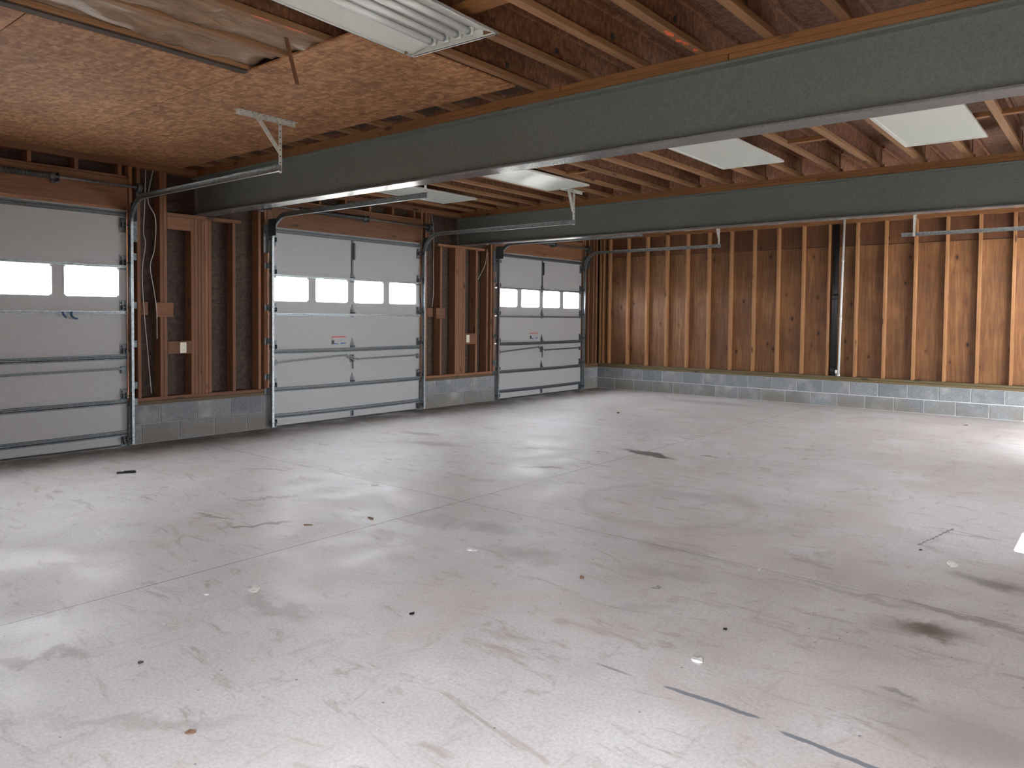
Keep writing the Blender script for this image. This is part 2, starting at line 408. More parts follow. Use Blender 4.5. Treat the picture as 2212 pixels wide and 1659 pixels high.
# ------------------------------------------------------------------ left wall
BAYS = [(-8.88, -7.218), (-4.755, -3.05), (-.59, 0)]
wl = obj('wall_left', MB(), []); wl.name = 'wall_left'
bpy.data.objects.remove(wl)
sh = MB()
for a, b in BAYS + [(YN, -11.34)]: sh.box(-.16, -.14, a-.0, b+(.15 if b == 0 else 0), .0, 3.3)
for a, b in DOORS: sh.box(-.16, -.14, a, b, 2.42, 3.3)
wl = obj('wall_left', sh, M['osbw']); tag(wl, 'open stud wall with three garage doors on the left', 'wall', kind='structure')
def stud(y0, y1, z0, z1, name='stud', par=wl, mat=None, x0=-.135, x1=0):
    me = MB().bbox(x0, x1, -(y1-y0)/2, (y1-y0)/2, 0, z1-z0, .003)
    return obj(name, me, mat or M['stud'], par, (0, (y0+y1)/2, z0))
PT = .482
for a, b in BAYS + [(YN, -11.34)]:
    obj('sill_plate', MB().bbox(-.14, .004, a+.002, b-.002, .406, .444, .003), M['sill'], wl)
    obj('bottom_plate', MB().bbox(-.135, 0, a+.002, b-.002, .445, PT, .003), M['plate'], wl)
    obj('top_plate', MB().bbox(-.135, 0, a, b, 2.872, 2.944, .003), M['plate'], wl)
# bay between door 1 and door 2 (its middle post carries the near beam)
def ply_post(a, b, n, z0, z1):
    t = (b-a)/n
    for k in range(n): stud(a+k*t+.001, a+(k+1)*t-.001, z0, z1, 'post_ply')
stud(-8.86, -8.825, PT, 2.87); stud(-8.78, -8.743, PT, 2.87)
stud(-8.545, -8.508, PT, 2.87); stud(-8.506, -8.467, PT, 2.87)
ply_post(-8.205, -7.965, 6, PT, 2.408)
obj('beam_seat_plate', MB().bbox(-.135, 0, -8.465, -7.60, 2.41, 2.447, .003), M['plate'], wl)
stud(-7.71, -7.672, PT, 2.408); pass
stud(-7.382, -7.344, PT, 2.87); stud(-7.29, -7.25, PT, 2.87, x1=-.02)
# blocking boards let in between the studs
def blocking(y0, y1, z0, z1, x0=-.035, x1=.004): 
    return obj('blocking', MB().bbox(x0, x1, y0, y1, z0, z1, .003), M['plate'], wl)
blocking(-8.742, -8.672, 1.35, 1.487); blocking(-8.60, -8.415, 1.33, 1.485, .002, .03); blocking(-8.466, -8.206, .93, 1.07)
blocking(-8.466, -8.206, 2.27, 2.408)
# bay between door 2 and door 3 (post under the far beam)
stud(-4.73, -4.69, PT, 2.87, x1=-.02); stud(-4.66, -4.622, PT, 2.87)
stud(-4.352, -4.312, PT, 2.408); ply_post(-4.03, -3.80, 6, PT, 2.408)
obj('beam_seat_plate', MB().bbox(-.135, 0, -4.40, -3.35, 2.41, 2.447, .003), M['plate'], wl)
stud(-3.56, -3.52, PT, 2.408); stud(-3.30, -3.262, PT, 2.408); stud(-3.20, -3.16, PT, 2.87); stud(-3.12, -3.08, PT, 2.87, x1=-.02)
stud(-4.60, -4.56, 2.447, 2.87, x1=-.01)
blocking(-4.62, -4.50, 1.35, 1.487); blocking(-4.46, -4.27, 1.33, 1.485, .002, .03); blocking(-3.80, -3.562, .93, 1.10)
# corner bay
for y in (-.57, -.50, -.36, -.20, -.085): stud(y, y+.038, PT, 2.87)
# doorway headers with cripples above
for a, b in DOORS:
    obj('header', MB().bbox(-.12, -.015, a-.035, b+.035, 2.452, 2.745, .003), M['plate'], wl)
    obj('header_plate', MB().bbox(-.135, 0, a-.0, b+.0, 2.746, 2.768, .003), M['plate'], wl)
    obj('top_plate', MB().bbox(-.135, 0, a+.001, b-.001, 2.872, 2.944, .003), M['plate'], wl)
    k = math.ceil((a - (-9.35))/.4064); y = -9.35 + k*.4064
    while y < b-.05:
        stud(y-.019, y+.019, 2.769, 2.871, 'cripple'); y += .4064
    # unseen outer strips added to block light round the closed door
    for y0, y1 in ((a-.02, a+.035), (b-.035, b+.02)):
        obj('door_stop', MB().box(-.139, -.06, y0, y1, 0, 2.44), M['plate'], wl)
    obj('door_stop', MB().box(-.139, -.06, a, b, 2.40, 2.45), M['plate'], wl)
# stem wall of blocks under the bays
BL = .4064; BH = .2032; MJ = .012
def block_mesh(L, T=.19):
    return MB().bbox(MJ/2, L-MJ/2, -T, 0, MJ/2, BH-MJ/2, .004).mesh('block', M['cmu'])
FULL = block_mesh(BL); cache = {}
def block_row(par, org, direc, length, z, off, swap):
    """a course of blocks from org along direc; off = where the first joint lies"""
    s = 0; cuts = [0]; q = off
    while q < length-.03:
        if q > .03: cuts.append(q)
        q += BL
    cuts.append(length)
    for a, b in zip(cuts, cuts[1:]):
        L = b-a
        me = FULL if abs(L-BL) < .002 else cache.setdefault(round(L, 3), block_mesh(L))
        p = Vector(org) + Vector(direc)*a; p.z = z
        obj('block', me, None, par, p + Vector((0, 0, 0)), (0, 0, swap))
mo = MB()
for a, b in BAYS + [(YN, -11.34)]: mo.box(-.18, -.007, a+.003, b-.003, 0, .405)
st = obj('mortar_bed', mo, M['mortard'], wl)
for i, (a, b) in enumerate(BAYS):
    for r in range(2):
        # local x of a block runs along -y so that its face looks into the room
        block_row(wl, (0.0, a, 0), (0, 1, 0), b-a, r*BH, (.13, .33)[r], PI/2)
def fix_rot(o): pass
# blocks of the left wall: rotated +90 deg -> local x=+y, local y(-T..0)= +x side; push them back into the wall
for o in wl.children:
    if o.name.startswith('block') and not o.name.startswith('blocking'):
        o.rotation_euler = (0, 0, PI/2); o.location.x = -.19

# ------------------------------------------------------------------ far wall
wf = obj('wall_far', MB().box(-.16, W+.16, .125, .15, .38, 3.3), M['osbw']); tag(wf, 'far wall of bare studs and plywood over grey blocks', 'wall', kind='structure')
obj('mortar_bed', MB().box(0, W, .008, .19, 0, .405), M['mortar'], wf)
obj('corner_block', MB().box(-.19, -.001, .004, .19, 0, .405).box(W+.001, W+.19, .004, .19, 0, .405), M['cmu'], wf)
for r, off in ((0, .392), (1, .167)):
    s = off; cuts = [0]
    while s < W-.03: cuts.append(s); s += BL
    cuts.append(W)
    for a, b in zip(cuts, cuts[1:]):
        L = b-a; me = FULL if abs(L-BL) < .002 else cache.setdefault(round(L, 3), block_mesh(L))
        obj('block', me, None, wf, (b, 0, r*BH), (0, 0, PI))
obj('sill_plate', MB().bbox(.002, W-.002, -.005, .19, .406, .444, .004), M['sillx'], wf)
obj('bottom_plate', MB().bbox(.002, W-.002, .004, .098, .4445, PT, .004), M['sillx'], wf)
# plywood sheets: lower row upright 2.07 high, upper row above the seam
x = .22
edges = [0, .22+1.2192]
while edges[-1]+1.2192 < W: edges.append(edges[-1]+1.2192)
edges.append(W)
for a, b in zip(edges, edges[1:]):
    obj('sheet', MB().box(0, b-a-.003, 0, .012, 0, 2.52-.445), M['ply'], wf, (a+.0015, .099, .445))
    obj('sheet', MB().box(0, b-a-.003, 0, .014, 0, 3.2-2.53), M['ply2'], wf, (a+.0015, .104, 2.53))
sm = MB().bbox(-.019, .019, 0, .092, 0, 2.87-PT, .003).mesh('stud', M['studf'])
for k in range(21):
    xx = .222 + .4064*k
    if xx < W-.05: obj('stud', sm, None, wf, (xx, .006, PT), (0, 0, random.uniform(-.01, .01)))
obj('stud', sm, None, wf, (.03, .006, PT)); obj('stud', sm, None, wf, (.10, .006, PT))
obj('top_plate', MB().bbox(.0, W, .006, .098, 2.87, 2.944, .004), M['platex'], wf)

# ------------------------------------------------------------------ right wall and near wall (outside the picture, they close the room)
wr = MB()
for a, b in ((YN, -7.178), (-4.795, -3.01), (-.63, .15)): wr.box(W, W+.04, a, b, .0, 3.3)
for a, b in DOORS[1:]: wr.box(W, W+.04, a+.03, b-.03, 2.40, 3.3)
wr = obj('wall_right', wr, M['ply']); tag(wr, 'right-hand garage wall outside the picture', 'wall', kind='structure')
wn = MB().box(-.16, 7.05, YN-.02, YN, 0, 3.3).box(7.8, W+.16, YN-.02, YN, 0, 3.3).box(7.05, 7.8, YN-.02, YN, 2.1, 3.3)  # doorway invented behind the viewer to let fill light in
wn = obj('wall_near', wn, M['ply']); tag(wn, 'near garage wall with a doorway behind the viewer', 'wall', kind='structure')
portal((7.425, YN-.03, 1.05), (PI/2, 0, 0), .75, 2.1)

# ------------------------------------------------------------------ ceiling: deck, I-joists, strand-board sheets
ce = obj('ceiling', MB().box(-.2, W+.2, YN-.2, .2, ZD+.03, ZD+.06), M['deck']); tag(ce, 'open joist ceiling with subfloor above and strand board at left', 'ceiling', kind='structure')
yy = YN-.1
row = 0
while yy < .15:
    xx = -.15 - (1.2 if row % 2 else 0)
    while xx < W+.15:
        a, b = max(xx, -.15), min(xx+2.4384, W+.15)
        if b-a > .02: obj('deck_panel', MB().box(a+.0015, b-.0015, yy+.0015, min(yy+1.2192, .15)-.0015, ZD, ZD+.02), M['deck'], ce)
        xx += 2.4384
    yy += 1.2192; row += 1
def joist_mesh(L):
    m = MB(); f = .058
    m.bbox(0, f, 0, L, 0, .038, .002, 0); m.bbox(0, f, 0, L, JH-.038, JH, .002, 1)
    m.box(f/2-.006, f/2+.006, 0, L, .0381, JH-.0381, 1)
    return m.mesh('joist', [M['flange'], M['web']])
SP = .4064
spans = [(YN+.0, BY[0]-.0, .21), (BY[0], BY[1], .185), (BY[1], .005, .2)]
jo = {}
for i, (a, b, off) in enumerate(spans):
    me = joist_mesh(b-a-.004); k = 0
    while off+k*SP < W-.05:
        jo[i, k] = obj('joist', me, None, ce, (off+k*SP+random.uniform(-.006, .006), a+.002, ZJ)); k += 1
# dark knockout holes in webs near the beam
for k in range(10, 18):
    x = .21+k*SP
    if x < W: obj('web_hole', MB().disc((x+.029+.007, BY[0]-.42, ZJ+.09), .02, (1,0,0), 10, 0, .003), M['hole'], ce)
# web stiffeners and flat blocking
def flatblk(x0, x1, y, w=.09, z=ZJ+.04):
    obj('blocking', MB().bbox(x0, x1, y, y+w, z, z+.038, .002), M['platex'], ce)
for x0 in (3.06, 5.51, 6.73, 7.13): flatblk(x0+.0, x0+.34, -5.50, .06, ZJ+.005)
flatblk(5.16, 5.48, -9.46, .09, ZJ+.01)
# rim boards along left wall
obj('rim_board', MB().bbox(-.13, -.09, YN, 0, ZJ, ZD-.002, .003), M['web'], ce)
obj('rim_board', MB().bbox(-.1, W, .05, .09, ZJ, ZD-.002, .003), M['web'], ce)
# strand-board ceiling sheets
ZO = ZJ - .0115
def sheet(x0, x1, y0, y1, sag=0):
    m = MB().box(x0+.003, x1-.003, y0+.003, y1-.003, ZO, ZJ-.0005)
    obj('ceiling_sheet', m, M['osb'], ce)
sheet(.0, 2.25, -9.64, -8.30); sheet(2.25, 4.675, -9.64, -8.33)
sheet(.0, 1.02, -10.87, -9.64); sheet(1.02, 3.43, -10.87, -9.64)
sheet(.0, 2.25, -12.09, -10.87); sheet(2.25, 3.43, -12.09, -10.87); sheet(.0, 3.43, YN, -12.09)
# orange lumber-marking paint on two joists
def paint(k, i, pts):
    j = jo[i, k]
    for (y, u, l, w_) in pts:
        m = MB(); n = 9; v0 = len(m.v)
        ring = [(u + w_*math.cos(t)*(1+.25*math.sin(3*t)), y - j.location.y + l*math.sin(t)*(1+.2*math.cos(5*t)), -.0006) for t in [2*PI*q/n for q in range(n)]]
        ring2 = [(a, b, .0004) for a, b, c in ring]
        m.v += ring + ring2; m.f.append(tuple(range(n))[::-1]); m.f.append(tuple(range(n, 2*n)))
        for q in range(n): m.f.append((q, (q+1)%n, n+(q+1)%n, n+q))
        m.m += [0]*(n+2); m.sm += [False]*(n+2)
        o = obj('paint_mark', m, M['orange'], j); o['label'] = 'orange paint mark'
paint(14, 0, [(-8.53, .028, .05, .018), (-8.40, .022, .03, .016), (-8.34, .034, .03, .016), (-8.20, .03, .025, .014)])
paint(10, 0, [(-10.05, .05, .06, .006), (-9.85, .05, .08, .006)])

# ------------------------------------------------------------------ steel beams
def beam(yc, label, nm):
    t = thing('steel_beam', label, 'beam', (0, yc, ZB0), kind='thing')
    x0, x1 = -.10, W-.02; H = ZB1-ZB0; tf = .016
    m = MB().bbox(x0, x1, -FW/2, FW/2, 0, tf, .003, 1)
    m.bbox(x0, x1, -FW/2, FW/2, H-tf, H, .003, 0)
    m.box(x0, x1, -.006, .006, tf, H-tf, 0)
    # stiffener plates welded at mid-length and fillet strips
    for s in (-1, 1):
        m.quadbox([(x0, s*.006, tf), (x1, s*.006, tf), (x1, s*.016, tf), (x0, s*.016, tf), (x0, s*.006, tf+.012), (x1, s*.006, tf+.012), (x1, s*.0065, tf+.012), (x0, s*.0065, tf+.012)], 0)
    obj('girder', m, [M['beam'], M['beamf']], t)
    x = -.0; n = 0
    joints = [0, 3.05, 6.1, W-.01] if nm == 0 else [0, 2.6, 5.3, W-.01]
    for a, b in zip(joints, joints[1:]):
        obj('nailer_board', MB().bbox(a+.002, b-.002, -.075, .075, H+.001, H+.039, .003), M['platex'], t)
    joints = [0, 1.9, 4.9, 7.4, W-.01]
    for a, b in zip(joints, joints[1:]):
        obj('nailer_board', MB().bbox(a+.002, b-.002, -.072, .072, H+.0395, H+.0785, .003), M['platex'], t)
    return t
b1 = beam(BY[0], 'long dark grey steel beam nearest the viewer, below the joists', 0)
b2 = beam(BY[1], 'dark grey steel beam nearer the far plywood wall', 1)

# ------------------------------------------------------------------ garage doors (built facing +x, local y from -w/2 to w/2)
ZS = [0.012, .465, .925, 1.381, 1.838, 2.425]
PANES = [(.04, .535), (.645, 1.150), (1.255, 1.760), (1.868, 2.372)]
WD = 2.456; X0, X1 = -.048, -.006
def section(z0, z1, win, par):
    g = .0025; m = MB()
    y0, y1 = -WD/2, WD/2
    if not win:
        m.bbox(X0, X1, y0, y1, z0+g, z1-g, .006)
        m.bbox(X1-.001, X1+.0015, y0+.0, y1, z0+.012, z0+.058, .001)
    else:
        pz0, pz1 = 1.532, 1.826
        m.box(X0, X1, y0, y1, z0+g, pz0); m.box(X0, X1, y0, y1, pz1, z1-g)
        ed = [0] + [v for p in PANES for v in p] + [WD]
        for a, b in zip(ed[0::2], ed[1::2]): m.box(X0, X1, y0+a, y0+b, pz0, pz1)
        for a, b in PANES:      # moulded surround and rounded corners
            c, d = y0+a, y0+b; r = .012
            for (u0, u1, v0, v1) in ((c-.014, c, pz0-.014, pz1+.008), (d, d+.014, pz0-.014, pz1+.008), (c, d, pz0-.014, pz0), (c, d, pz1, pz1+.008)):
                m.box(X1-.001, X1+.005, u0, u1, v0, v1)
            for sy, yc in ((1, c), (-1, d)):
                for sz, zc in ((1, pz0), (-1, pz1)):
                    n = len(m.v)
                    m.v += [(X, yc, zc) for X in (X0+.002, X1-.002)] + [(X, yc+sy*.022, zc) for X in (X0+.002, X1-.002)] + [(X, yc, zc+sz*.022) for X in (X0+.002, X1-.002)]
                    for q in ((n, n+2, n+4), (n+1, n+5, n+3), (n+2, n+3, n+5, n+4)): m.f.append(q); m.m.append(0); m.sm.append(False)
    o = obj('section', m, M['door'], par)
    if win:
        for a, b in PANES:
            obj('pane', MB().box(-.030, -.026, y0+a-.004, y0+b+.004, 1.530, 1.828), M['glass'], o)
    return o
def strut(par, z, h, w_, bend=0, mat='galvd'):
    """sheet-steel stiffener: a shallow hat channel with a bright lip, sagging a little at mid-span"""
    m = MB(); N = 8
    prof = [(X1, 0), (X1+w_, .004), (X1+w_, h*.30), (X1+w_*.45, h*.42), (X1+w_*.45, h*.62), (X1+w_, h*.72), (X1+w_, h), (X1, h)]
    rings = []
    for i in range(N+1):
        y = -WD/2+.01+(WD-.02)*i/N; dz = bend*(1-(2*i/N-1)**2)
        rings.append([len(m.v)+k for k in range(len(prof))]); m.v += [(a, y, z+b+dz) for a, b in prof]
    n = len(prof)
    for i in range(N):
        for k in range(n): m.f.append((rings[i][k], rings[i+1][k], rings[i+1][(k+1)%n], rings[i][(k+1)%n])); m.m.append(0); m.sm.append(False)
    m.f.append(tuple(rings[0])); m.f.append(tuple(reversed(rings[-1]))); m.m += [0, 0]; m.sm += [False]*2
    return obj('strut', m, M[mat], par)
def hinge_mesh():
    m = MB()      # gabled leaf plate, knuckle and lower leaf
    x = X1+.002
    P = [(-.032, .0), (.032, .0), (.032, .045), (.012, .075), (.006, .11), (-.006, .11), (-.012, .075), (-.032, .045)]
    n = len(P); b = len(m.v)
    m.v += [(x, u, v) for u, v in P] + [(x+.004, u, v) for u, v in P]
    m.f.append(tuple(range(b, b+n))[::-1]); m.f.append(tuple(range(b+n, b+2*n)))
    for i in range(n): m.f.append((b+i, b+(i+1)%n, b+n+(i+1)%n, b+n+i))
    m.m += [0]*(n+2); m.sm += [False]*(n+2)
    m.tube([(x+.014, -.034, .004), (x+.014, .034, .004)], .011, 8)
    m.box(x, x+.004, -.03, .03, -.055, -.004)
    m.box(x+.004, x+.012, -.008, .008, .02, .05)
    return m.mesh('hinge', M['hinge'])
def roller_mesh():
    m = MB(); x = X1+.002
    m.box(x, x+.005, -.045, .02, -.05, .10); m.box(x+.005, x+.045, -.03, -.024, .0, .05); m.box(x+.005, x+.045, .004, .010, .0, .05)
    m.tube([(x+.035, -.03, .025), (x+.035, .055, .025)], .006, 8)
    m.tube([(x+.035, .045, .025), (x+.035, .062, .025)], .022, 12)
    m.box(x+.004, x+.02, -.03, .015, .06, .085)
    return m.mesh('roller_hinge', M['hinge'])
def lrbar(m, y0, z0, y1, z1): m.bar((.024, y0, z0), (.024, y1, z1), .022, .010, (1,0,0)); return m
HM, RM = hinge_mesh(), roller_mesh()
def garage_door(n, label, yc, full=True, sticker=True, top_bar=True):
    d = thing('door_%d' % n, label, 'garage door', (0, yc, 0), kind='structure')
    for i in range(5): section(ZS[i], ZS[i+1], i == 3, d)
    obj('bottom_seal', MB().bbox(X0, X1, -WD/2, WD/2, .0015, .014, .003), M['black'], d)
    if not full: return d
    strut(d, ZS[3]-.028, .034, .03, 0, 'galv'); strut(d, ZS[4]-.014, .028, .03, 0, 'galv')
    strut(d, ZS[2]-.035, .055, .032, -.006); strut(d, ZS[1]-.035, .055, .032, -.006)
    strut(d, .108, .055, .032, -.008); strut(d, 2.352, .05, .035, 0, 'galvd')
    mid = -.005
    for z in (ZS[1]+.028, ZS[2]+.028, ZS[3]+.016, ZS[4]+.016): obj('hinge', HM, None, d, (0, mid, z))
    for z in (ZS[1]+.03, ZS[2]+.03, ZS[3]+.02, ZS[4]+.02, .05, 2.24):
        obj('roller_hinge', RM, None, d, (0, WD/2-.03, z)); obj('roller_hinge', RM, None, d, (0, -WD/2+.03, z), (PI, 0, 0)).location.z = z+.05
    # upright operator stiffener on the top section and small bottom bracket
    if top_bar:
        obj('center_stile', MB().bbox(X1, X1+.018, mid-.018, mid+.010, 1.90, 2.35, .002), M['hinge'], d)
        obj('bracket_plate', MB().bbox(X1+.018, X1+.034, mid-.006, mid+.028, 2.10, 2.32, .002), M['black'], d)
    obj('foot_bracket', MB().bbox(X1, X1+.012, mid-.025, mid+.025, .03, .105, .002).box(X1+.012, X1+.03, mid-.004, mid+.004, .035, .1), M['hinge'], d)
    for s in (-1, 1):
        m = MB().box(X1, X1+.006, s*WD/2-.06 if s > 0 else -WD/2, WD/2 if s > 0 else -WD/2+.06, .015, .13)
        m.box(X1+.006, X1+.04, s*(WD/2-.045)-.004, s*(WD/2-.045)+.004, .02, .07)
        obj('bottom_bracket', m, M['galvd'], d)
    # slide lock: crank plate, two bars and latches
    lk = obj('lock_plate', MB().bbox(X1, X1+.008, mid-.04, mid+.04, .75, .85, .002).disc((X1+.012, mid, .80), .03, (1,0,0), 14, 0, .014), M['hinge'], d)
    mm = MB(); mm.bar((.022, mid-.13, .845), (.022, mid+.09, .785), .012, .012, (1,0,0)); mm.bar((.022, mid-.13, .845), (.022, mid+.0, .775), .012, .012, (1,0,0)); mm.bar((.018, mid, .84), (.018, mid, .66), .010, .014, (1,0,0))
    obj('lock_handle', mm, M['hinge'], lk)
    obj('lock_bar', lrbar(MB(), -WD/2+.03, .785, mid-.10, .845), M['galvd'], d)
    obj('lock_bar', lrbar(MB(), mid+.06, .785, WD/2-.03, .80), M['galvd'], d)
    for s in (-1, 1): obj('lock_latch', MB().bbox(X1, X1+.03, s*(WD/2-.05)-.025, s*(WD/2-.05)+.025, .755, .82, .003), M['hinge'], d)
    # lift cables along both edges
    for s in (-1, 1):
        obj('lift_cable', MB().tube([(X1+.012, s*(WD/2-.012), .06), (X1+.03, s*(WD/2-.006), 1.3), (.05, s*(WD/2-.004), 2.58)], .0025, 5), M['galvd'], d)
    if sticker:
        s0 = mid - .33
        lb = obj('warning_label', MB().box(X1+.0016, X1+.003, s0, s0+.22, .985, 1.09), M['door'], d); lb['label'] = 'small white label with red and blue print'
        obj('red_stripe', MB().box(X1+.003, X1+.0038, s0, s0+.22, 1.078, 1.09), M['red'], lb)
        obj('black_square', MB().box(X1+.003, X1+.0038, s0, s0+.04, .99, 1.04), M['black'], lb)
        obj('blue_stripe', MB().box(X1+.003, X1+.0038, s0+.04, s0+.10, .99, 1.003), M['blue'], lb)
        obj('blue_stripe', MB().box(X1+.003, X1+.0038, s0+.14, s0+.22, .992, 1.006), M['blue'], lb)
    return d
garage_door(1, 'white garage door cut off by the left picture edge', (DOORS[0][0]+DOORS[0][1])/2, sticker=False)
garage_door(2, 'middle white sectional garage door with four bright windows', (DOORS[1][0]+DOORS[1][1])/2)
garage_door(3, 'farthest white garage door, next to the far plywood wall', (DOORS[2][0]+DOORS[2][1])/2)
a, b = DOORS[1]
d = garage_door(4, 'closed white garage door in the middle of the right-hand wall', (a+b)/2, full=False)
d.location = (W+.04, (a+b)/2, 0); d.rotation_euler = (0, 0, PI)
# unseen farthest door of the right wall, half raised to let daylight in: lower sections upright, the others overhead
a, b = DOORS[2]; RZ = .6
d = thing('door_5', 'half-raised white garage door in the right-hand wall, beside the far wall', 'garage door', (W-.045, (a+b)/2, 0), PI, kind='structure')
for i in range(5):
    sc_ = section(0, ZS[i+1]-ZS[i], False, d) if i != 3 else section(ZS[3], ZS[4], True, d)
    zb = ZS[i]+RZ
    if i < 2: sc_.location = (0, 0, zb)
    elif i == 2: sc_.location = (.02, 0, zb); sc_.rotation_euler = (0, .75, 0)
    else:
        sc_.rotation_euler = (0, PI/2, 0)
        x0_ = .36 + (ZS[i]-ZS[3]); sc_.location = (x0_ - (ZS[3] if i == 3 else 0), 0, 2.60)
# ------------------------------------------------------------------ tracks
def track(y, sgn, label, x_end=2.69, z_top=2.535, hang=True, ang_y=None, mirror=False, low=True, hang_x=None):
    """sgn=+1: the track stands beyond the door's +y edge, its open side faces -y"""
    t = thing('door_track', label, 'door track', (W if mirror else 0, y, 0), PI if mirror else 0)
    sg = -sgn if mirror else sgn
    # channel profile: (u = outwards from door, v = along y)
    w_, d_ = .052, .026; th = .003
    def prof():
        return [(-w_/2, 0), (w_/2, 0), (w_/2, sg*-d_), (w_/2-th, sg*-d_), (w_/2-th, sg*-th), (-w_/2+th, sg*-th), (-w_/2+th, sg*-d_), (-w_/2, sg*-d_)]
    R = .30; xc = .05
    vert = [(xc, 0, .02), (xc, 0, z_top-R-.002)]
    P = [tuple(p) for p in vert]
    vp = MB().sweep([Vector(p) for p in P], prof(), (0, 1, 0)); 
    if low: obj('vertical_rail', vp, M['galv'], t)
    arc = [(xc+R-R*math.cos(a), 0, z_top-R+R*math.sin(a)) for a in [k*PI/2/10 for k in range(11)]]
    obj('curved_rail', MB().sweep([Vector(p) for p in arc], prof(), (0, 1, 0)), M['galv'], t)
    obj('horizontal_rail', MB().sweep([Vector((xc+R+.002, 0, z_top)), Vector((x_end, 0, z_top))], prof(), (0, 1, 0)), M['galv'], t)
    if low:
        # jamb brackets
        for z in (.45, .62, 1.05, 1.45, 1.95):
            obj('jamb_bracket', MB().box(.003, .024, sg*.002, sg*.03, z-.03, z+.03).box(.004, .008, sg*.002, sg*.06, z-.035, z+.035), M['galvd'], t)
        obj('flag_bracket', MB().box(.003, .007, sg*.002, sg*.07, 2.10, 2.44).box(.007, .16, sg*.002, sg*.006, 2.30, 2.50), M['galvd'], t)
    # hanger of perforated angle: ceiling angle along y, upright strap, diagonal brace
    if hang:
        hx = x_end-(.15 if hang_x else .035); zt = ZO-.001 if ang_y else ZJ-.001
        h = MB(); 
        a0, a1 = ang_y if ang_y else (-.26, .26)
        h.box(hx-.02, hx+.018, a0, a1, zt-.003, zt); h.box(hx-.023, hx-.02, a0, a1, zt-.036, zt)
        n = int((a1-a0)/.05)
        for k in range(n):
            h.disc((hx-.0, a0+.03+k*.05, zt-.0036), .007, (0,0,1), 8, 1, .001)
        hg = obj('hanger_angle', h, [M['strap'], M['hole']], t)
        h = MB().box(hx-.003, hx, -.0, .030, z_top-.03, zt-.002).box(hx-.030, hx-.003, .027, .030, z_top-.03, zt-.002)
        for k in range(7): h.disc((hx+.0006, .013, z_top+.05+k*.05), .006, (1,0,0), 8, 1, .001)
        obj('hanger_strap', h, [M['strap'], M['hole']], t)
        h = MB(); p, q = (hx-.004, a0+.16 if ang_y else -.14, zt-.005), (hx-.004, .015, z_top+.13)
        h.bar(p, q, .034, .003, (1,0,0)); h.bar((p[0]-.014, p[1], p[2]), (q[0]-.014, q[1], q[2]), .003, .028, (1,0,0))
        obj('hanger_brace', h, [M['strap'], M['hole']], t)
    return t
track(-8.85, 1, 'steel track right of the left-edge door, hung under strand board', ang_y=(-.36, .17))
track(-7.245, -1, 'steel track at the left side of the middle door')
track(-4.725, 1, 'steel track at the right side of the middle garage door', ang_y=(-.25, .22))
track(-3.08, -1, 'steel track at the left side of the farthest left-wall door')
track(-.56, 1, 'steel track between the farthest door and far wall', x_end=2.73, z_top=2.57, ang_y=(-.25, .25))
track(-.60, 1, 'steel track entering from the right, in front of far studs', x_end=W-5.44, z_top=2.575, mirror=True, ang_y=(-.25, .25), hang_x=1)

# ------------------------------------------------------------------ torsion spring shafts
def torsion(a, b, s0, s1, label):
    yc = (a+b)/2; t = thing('torsion_shaft', label, 'torsion shaft', (0, yc, 0)); x, z = .095, 2.65
    obj('shaft', MB().tube([(x, a-yc-.12, z), (x, b-yc+.12, z)], .0125, 10), M['galv'], t)
    m = MB(); pts = []; n = int((s1-s0)/.012)
    pts = [(x+.026*math.cos(k*PI/3), s0-yc+(s1-s0)*k/(6*n), z+.026*math.sin(k*PI/3)) for k in range(6*n+1)]
    m.tube(pts, .0052, 5)
    sp = obj('spring', m, M['hinge'], t)
    for y in (s0, s1): obj('winding_cone', MB().tube([(x, y-yc-.03, z), (x, y-yc-.01, z), (x, y-yc+.03, z)], [.03, .036, .024], 12), M['hinge'], t)
    for y, s in ((a-.09, -1), (b+.09, 1)):
        obj('cable_drum', MB().tube([(x, y-yc-s*.035, z), (x, y-yc-s*.03, z), (x, y-yc, z), (x, y-yc+.004*s, z)], [.05, .044, .044, .056], 16), M['galvd'], t)
        obj('bearing_plate', MB().box(.003, x+.03, y-yc+s*.03, y-yc+s*.034, z-.055, z+.055).box(.003, .007, y-yc+s*.03-.03, y-yc+s*.034+.03, z-.07, z+.07), M['hinge'], t)
    obj('center_bracket', MB().box(.0, .005, s1-yc+.02, s1-yc+.10, z-.05, z+.05).box(.005, x+.02, s1-yc+.055, s1-yc+.060, z-.04, z+.04), M['hinge'], t)
torsion(-11.34, -8.88, -10.55, -9.60, 'spring shaft above the left-edge garage door')
torsion(-7.218, -4.755, -6.85, -5.86, 'spring shaft above the middle garage door')
torsion(-3.05, -.59, -2.55, -1.62, 'spring shaft above the farthest left-wall door')

